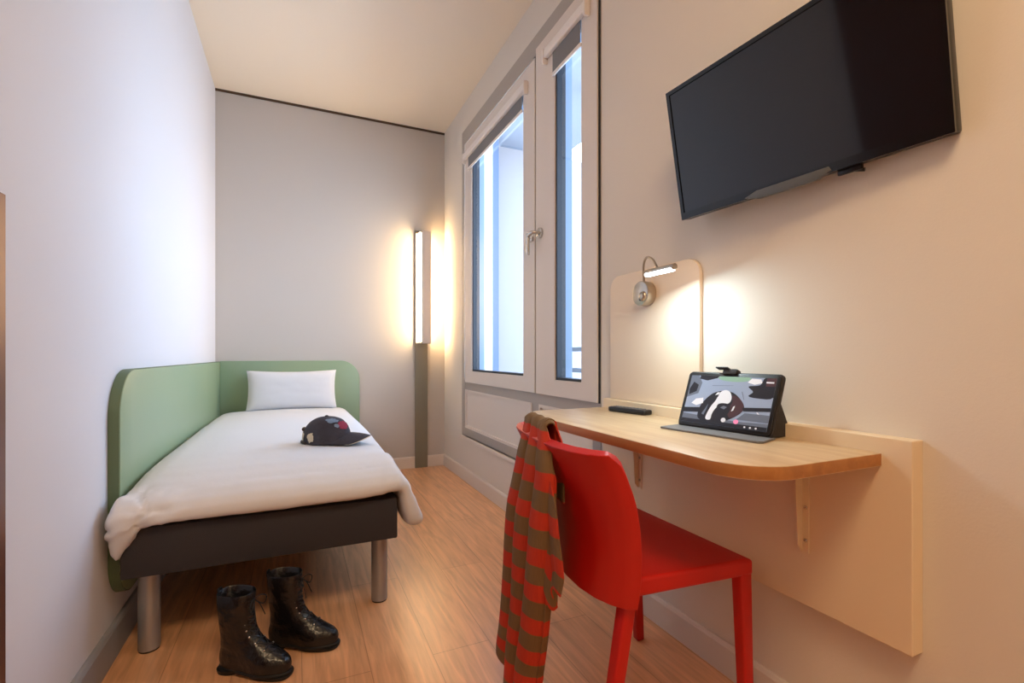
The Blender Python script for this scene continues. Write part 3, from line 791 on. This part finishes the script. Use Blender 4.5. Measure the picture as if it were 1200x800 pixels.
# ------------------------------------------------------------------ scarf over the chair back
def scarf_x(y):
    tab = sorted((a, b) for a, b in BK)
    if y <= tab[0][0]: return tab[0][1]
    for (a, xa), (b, xb_) in zip(tab, tab[1:]):
        if a <= y <= b: return xa+(xb_-xa)*(y-a)/(b-a)
    return tab[-1][1]
FAR = [(.0, 1.318), (.1, 1.305), (.237, 1.286), (.37, 1.268), (.5, 1.250), (.604, 1.225), (.705, 1.200), (.78, 1.190)]
NEAR = [(.0, 1.085), (.15, 1.054), (.26, 1.012), (.37, .985), (.5, .965), (.666, .955), (.742, .985), (.78, 1.020)]
def scarf_sheet(far, near, ztop_in, zend, folds, ph, dx, nu=60, nv=110, amp=.022):
    L1 = .775-ztop_in; LA = .045; L2 = .775-zend
    T = L1+LA+L2
    def at(t, w):
        s = w*T; k = 0
        if s < L1: z = ztop_in+s; side = 1; k = 0
        elif s < L1+LA:
            k = (s-L1)/LA; z = .775; side = 1-2*k
        else: z = .775-(s-L1-LA); side = -1; k = 1
        zz = z if side < 0 else max(z, .72)
        y = interp(far, zz)*(1-t)+interp(near, zz)*t
        g = min(1, max(0, (.80-z)/.25)) if side < 0 else .25
        c = 2*abs(math.sin(PI*(folds*t+.10*math.sin(z*4+ph)+ph*.1)))**.8-1
        sx = scarf_x(y)
        arc = .009*math.sin(PI*k) if 0 < k < 1 else 0
        mid = sx+.0105
        halfw = .0145+dx
        x = mid+side*halfw
        if side == -1:
            f = min(1, (.775-z)/.7)
            base = mid-halfw-amp*.5
            x = (mid-halfw)*(1-min(1, (.775-z)/.08))+base*min(1, (.775-z)/.08)
            x = x*(1-.6*f)+(.535-dx)*.6*f
            x += -amp*g*c+.006*noise.noise(Vector((t*6, z*4, ph)))
            y += .010*g*math.sin(2*PI*(folds*t+ph*.1))
        else:
            x += .002*c
        zo = z+arc+.004*(c+1)*(1 if abs(side) < 1 else 0)
        if side == -1 and z < zend+.12:
            zo += (.028*math.sin(t*2.2*PI+1)+.016*math.sin(t*9+ph))*(1-(z-zend)/.12)
        return (x, y, zo)
    return grid(at, nu, nv, .0035, uv=lambda t, w: (t*.4, (.775-(w*T-L1-LA)) - .385+.045 + .09*20))
scf = merge(scarf_sheet(FAR, NEAR, .60, .045, 3.0, .3, 0, amp=.026),
            scarf_sheet([(.0, 1.03), (.45, 1.03), (.78, 1.06)], [(.0, .93), (.40, .918), (.45, .906), (.5, .914), (.62, .940), (.70, .985), (.78, 1.03)], .66, .40, 1.5, 1.0, .001, 30, 60, .010))
tag(obj('scarf', scf, M['scarf'], smooth=70), 'long orange and olive striped scarf draped over the red chair back', 'scarf')

# ------------------------------------------------------------------ boots
def outline(xh, xt, w, z, n=40, toe=.0):
    out = []
    for k in range(n):
        a = 2*PI*k/n; c, s = math.cos(a), math.sin(a)
        e = .80
        x = (xh+xt)/2+(xt-xh)/2*math.copysign(abs(c)**e, c)
        L = xt-xh; f = (x-xh)/L
        wid = 1.0
        if L > .17: wid = .80+.34*math.exp(-((f-.70)/.24)**2)-.02*math.exp(-((f-.4)/.12)**2)
        y = w/2*wid*math.copysign(abs(s)**e, s)
        out.append((x, y, z))
    return out
SL = [(.018, .000, .226, .074), (.036, -.003, .228, .078), (.046, -.003, .225, .079), (.055, -.002, .217, .077), (.063, .000, .203, .075), (.072, .002, .183, .071), (.084, .004, .160, .067), (.098, .005, .138, .065), (.114, .005, .120, .065), (.132, .003, .110, .067), (.152, .001, .104, .070), (.176, -.001, .101, .073), (.202, -.003, .101, .076), (.236, -.004, .104, .079)]
def front_x(z):
    return interp([(s[0], s[2]) for s in SL], z)
def make_boot(label):
    t = thing('boot', label, 'boot', (0, 0, 0), 'black lace-up boots on the floor')
    rings = [outline(xh, xt, w, z) for (z, xh, xt, w) in SL]
    zt = SL[-1][0]
    rings += [outline(-.002, .102, .076, zt+.003), outline(.000, .100, .072, zt+.001), outline(.004, .096, .064, .18), outline(.010, .095, .054, .10)]
    rings = [[(x, y+.0015*noise.noise(Vector((x*28, y*28, z*34))), z) for (x, y, z) in rg] for rg in rings]
    up = obj('upper', loft(rings, True, True), M['leather'], t, 60)
    so = obj('sole', merge(loft([outline(-.003, .230, .076, .010), outline(-.004, .232, .080, .012), outline(-.004, .232, .080, .017), outline(-.002, .229, .077, .0195)]),
              loft([outline(.098, .226, .070, 0), outline(.095, .230, .075, .004), outline(.092, .232, .077, .011)])), M['sole'], t, 50)
    obj('heel', loft([[(x, y*.94, z) for (x, y, z) in outline(-.003, .062, .062, 0)], outline(-.005, .066, .066, .013)]), M['sole'], so, 50)
    zs = [.080+.0175*i for i in range(9)]
    # tongue ridge down the front
    obj('tongue', grid(lambda u, v: (front_x(.075+.155*v)+.003-.010*(2*u-1)**2, (2*u-1)*.018, .075+.155*v), 8, 20, .003), M['leather'], t, 60)
    cap_ = obj('toe_seam', tube([(.176-.010*abs(math.sin(a)), .037*math.sin(a), .0752-.030*abs(math.sin(a))**3) for a in [-1.35+2.7*k/16 for k in range(17)]], .0018, 6), M['leather'], t, 60)
    lc = bmesh.new()
    pts = lambda i, s: Vector((front_x(zs[i])-.005-.004, s*.019, zs[i]+.001))
    for i in range(8):
        for s in (-1, 1):
            a, b = pts(i, s), pts(i+1, -s); m = (a+b)/2; m.x = front_x(m.z)+.007
            tube([a, m, b], .0021, 6, bm=lc)
    # bow
    c0 = Vector((front_x(zs[-1])+.006, 0, zs[-1]))
    for s in (-1, 1):
        tube(smooth_path([c0, c0+Vector((.010, s*.020, .004)), c0+Vector((.014, s*.038, -.010)), c0+Vector((.012, s*.028, -.026)), c0+Vector((.006, s*.008, -.012)), c0], 5), .0016, 6, bm=lc)
        tube(smooth_path([c0, c0+Vector((.010, s*.012, -.020)), c0+Vector((.022, s*.020, -.055))], 5), .0015, 6, bm=lc)
    obj('laces', lc, M['lace'], t, 60)
    for i in range(9):
        for s in (-1, 1):
            p = pts(i, s)
            obj('eyelet', sphere((p.x-.002, s*.0205, p.z), (.0035, .0035, .0035), 8, 6), M['steel'], t, 60)
    obj('pull_tab', prism(rounded(-.009, .009, .222, .246, .005, 4), 'x', -.0075, -.004, .001), M['leather'], t, 40)
    return t
b1 = make_boot('black leather lace-up boot nearer the camera, left of the pair')
b2 = copy_tree(b1)
b2['label'] = 'black leather lace-up boot further back, right of the pair'
b1.location = (-.206, 1.684, 0); b1.rotation_euler = (0, 0, R(-33))
b2.location = (-.078, 1.758, 0); b2.rotation_euler = (0, 0, R(-27))

# ------------------------------------------------------------------ lights
def area(name, loc, rot, sx, sy, power, col, shape='RECTANGLE', spread=180):
    l = bpy.data.lights.new(name, 'AREA'); l.shape = shape; l.size = sx; l.size_y = sy; l.energy = power; l.color = col; l.spread = R(spread)
    o = bpy.data.objects.new(name, l); COL.objects.link(o); o.location = loc; o.rotation_euler = rot
    return o
area('ceiling_lamp', (.05, -.35, H-.03), (0, 0, 0), .80, .80, 33, (1, .72, .43), 'DISK')
area('warm_fill', (.3, -1.7, H-.03), (0, 0, 0), .4, .4, 3, (1, .78, .55), 'DISK')  # unseen fill light added behind the camera for warm ambience
area('led_lamp', (hx-.002, hy, hz-.016), (R(-11), 0, 0), .012, .10, 3.2, (.76, .95, 1))
wp = area('sky_portal', (WR+.15, 2.6, 1.65), (0, R(90), 0), 1.8, 1.75, 1, (1, 1, 1)); wp.data.cycles.is_portal = True

w = bpy.data.worlds.new('sky'); S.world = w; w.use_nodes = True
nt = w.node_tree; bg = nt.nodes['Background']
tcw = nt.nodes.new('ShaderNodeTexCoord'); sx = nt.nodes.new('ShaderNodeSeparateXYZ'); rp = nt.nodes.new('ShaderNodeValToRGB')
nt.links.new(tcw.outputs['Generated'], sx.inputs['Vector']); nt.links.new(sx.outputs['Z'], rp.inputs['Fac'])
rp.color_ramp.elements[0].color = (.68, .82, 1, 1); rp.color_ramp.elements[1].color = (.46, .68, 1, 1)
nt.links.new(rp.outputs['Color'], bg.inputs['Color']); bg.inputs['Strength'].default_value = 11.0

# ------------------------------------------------------------------ camera
cd = bpy.data.cameras.new('camera'); cam = bpy.data.objects.new('camera', cd); COL.objects.link(cam)
cd.sensor_width = 36; cd.lens = 560/1200*36; cd.shift_y = 16/1200; cd.clip_start = .01
cam.location = (0, 0, .95); cam.rotation_euler = (PI/2, 0, -math.atan(253/560))
S.camera = cam
S.view_settings.view_transform = 'Standard'
S.view_settings.look = 'None'
S.view_settings.exposure = 0
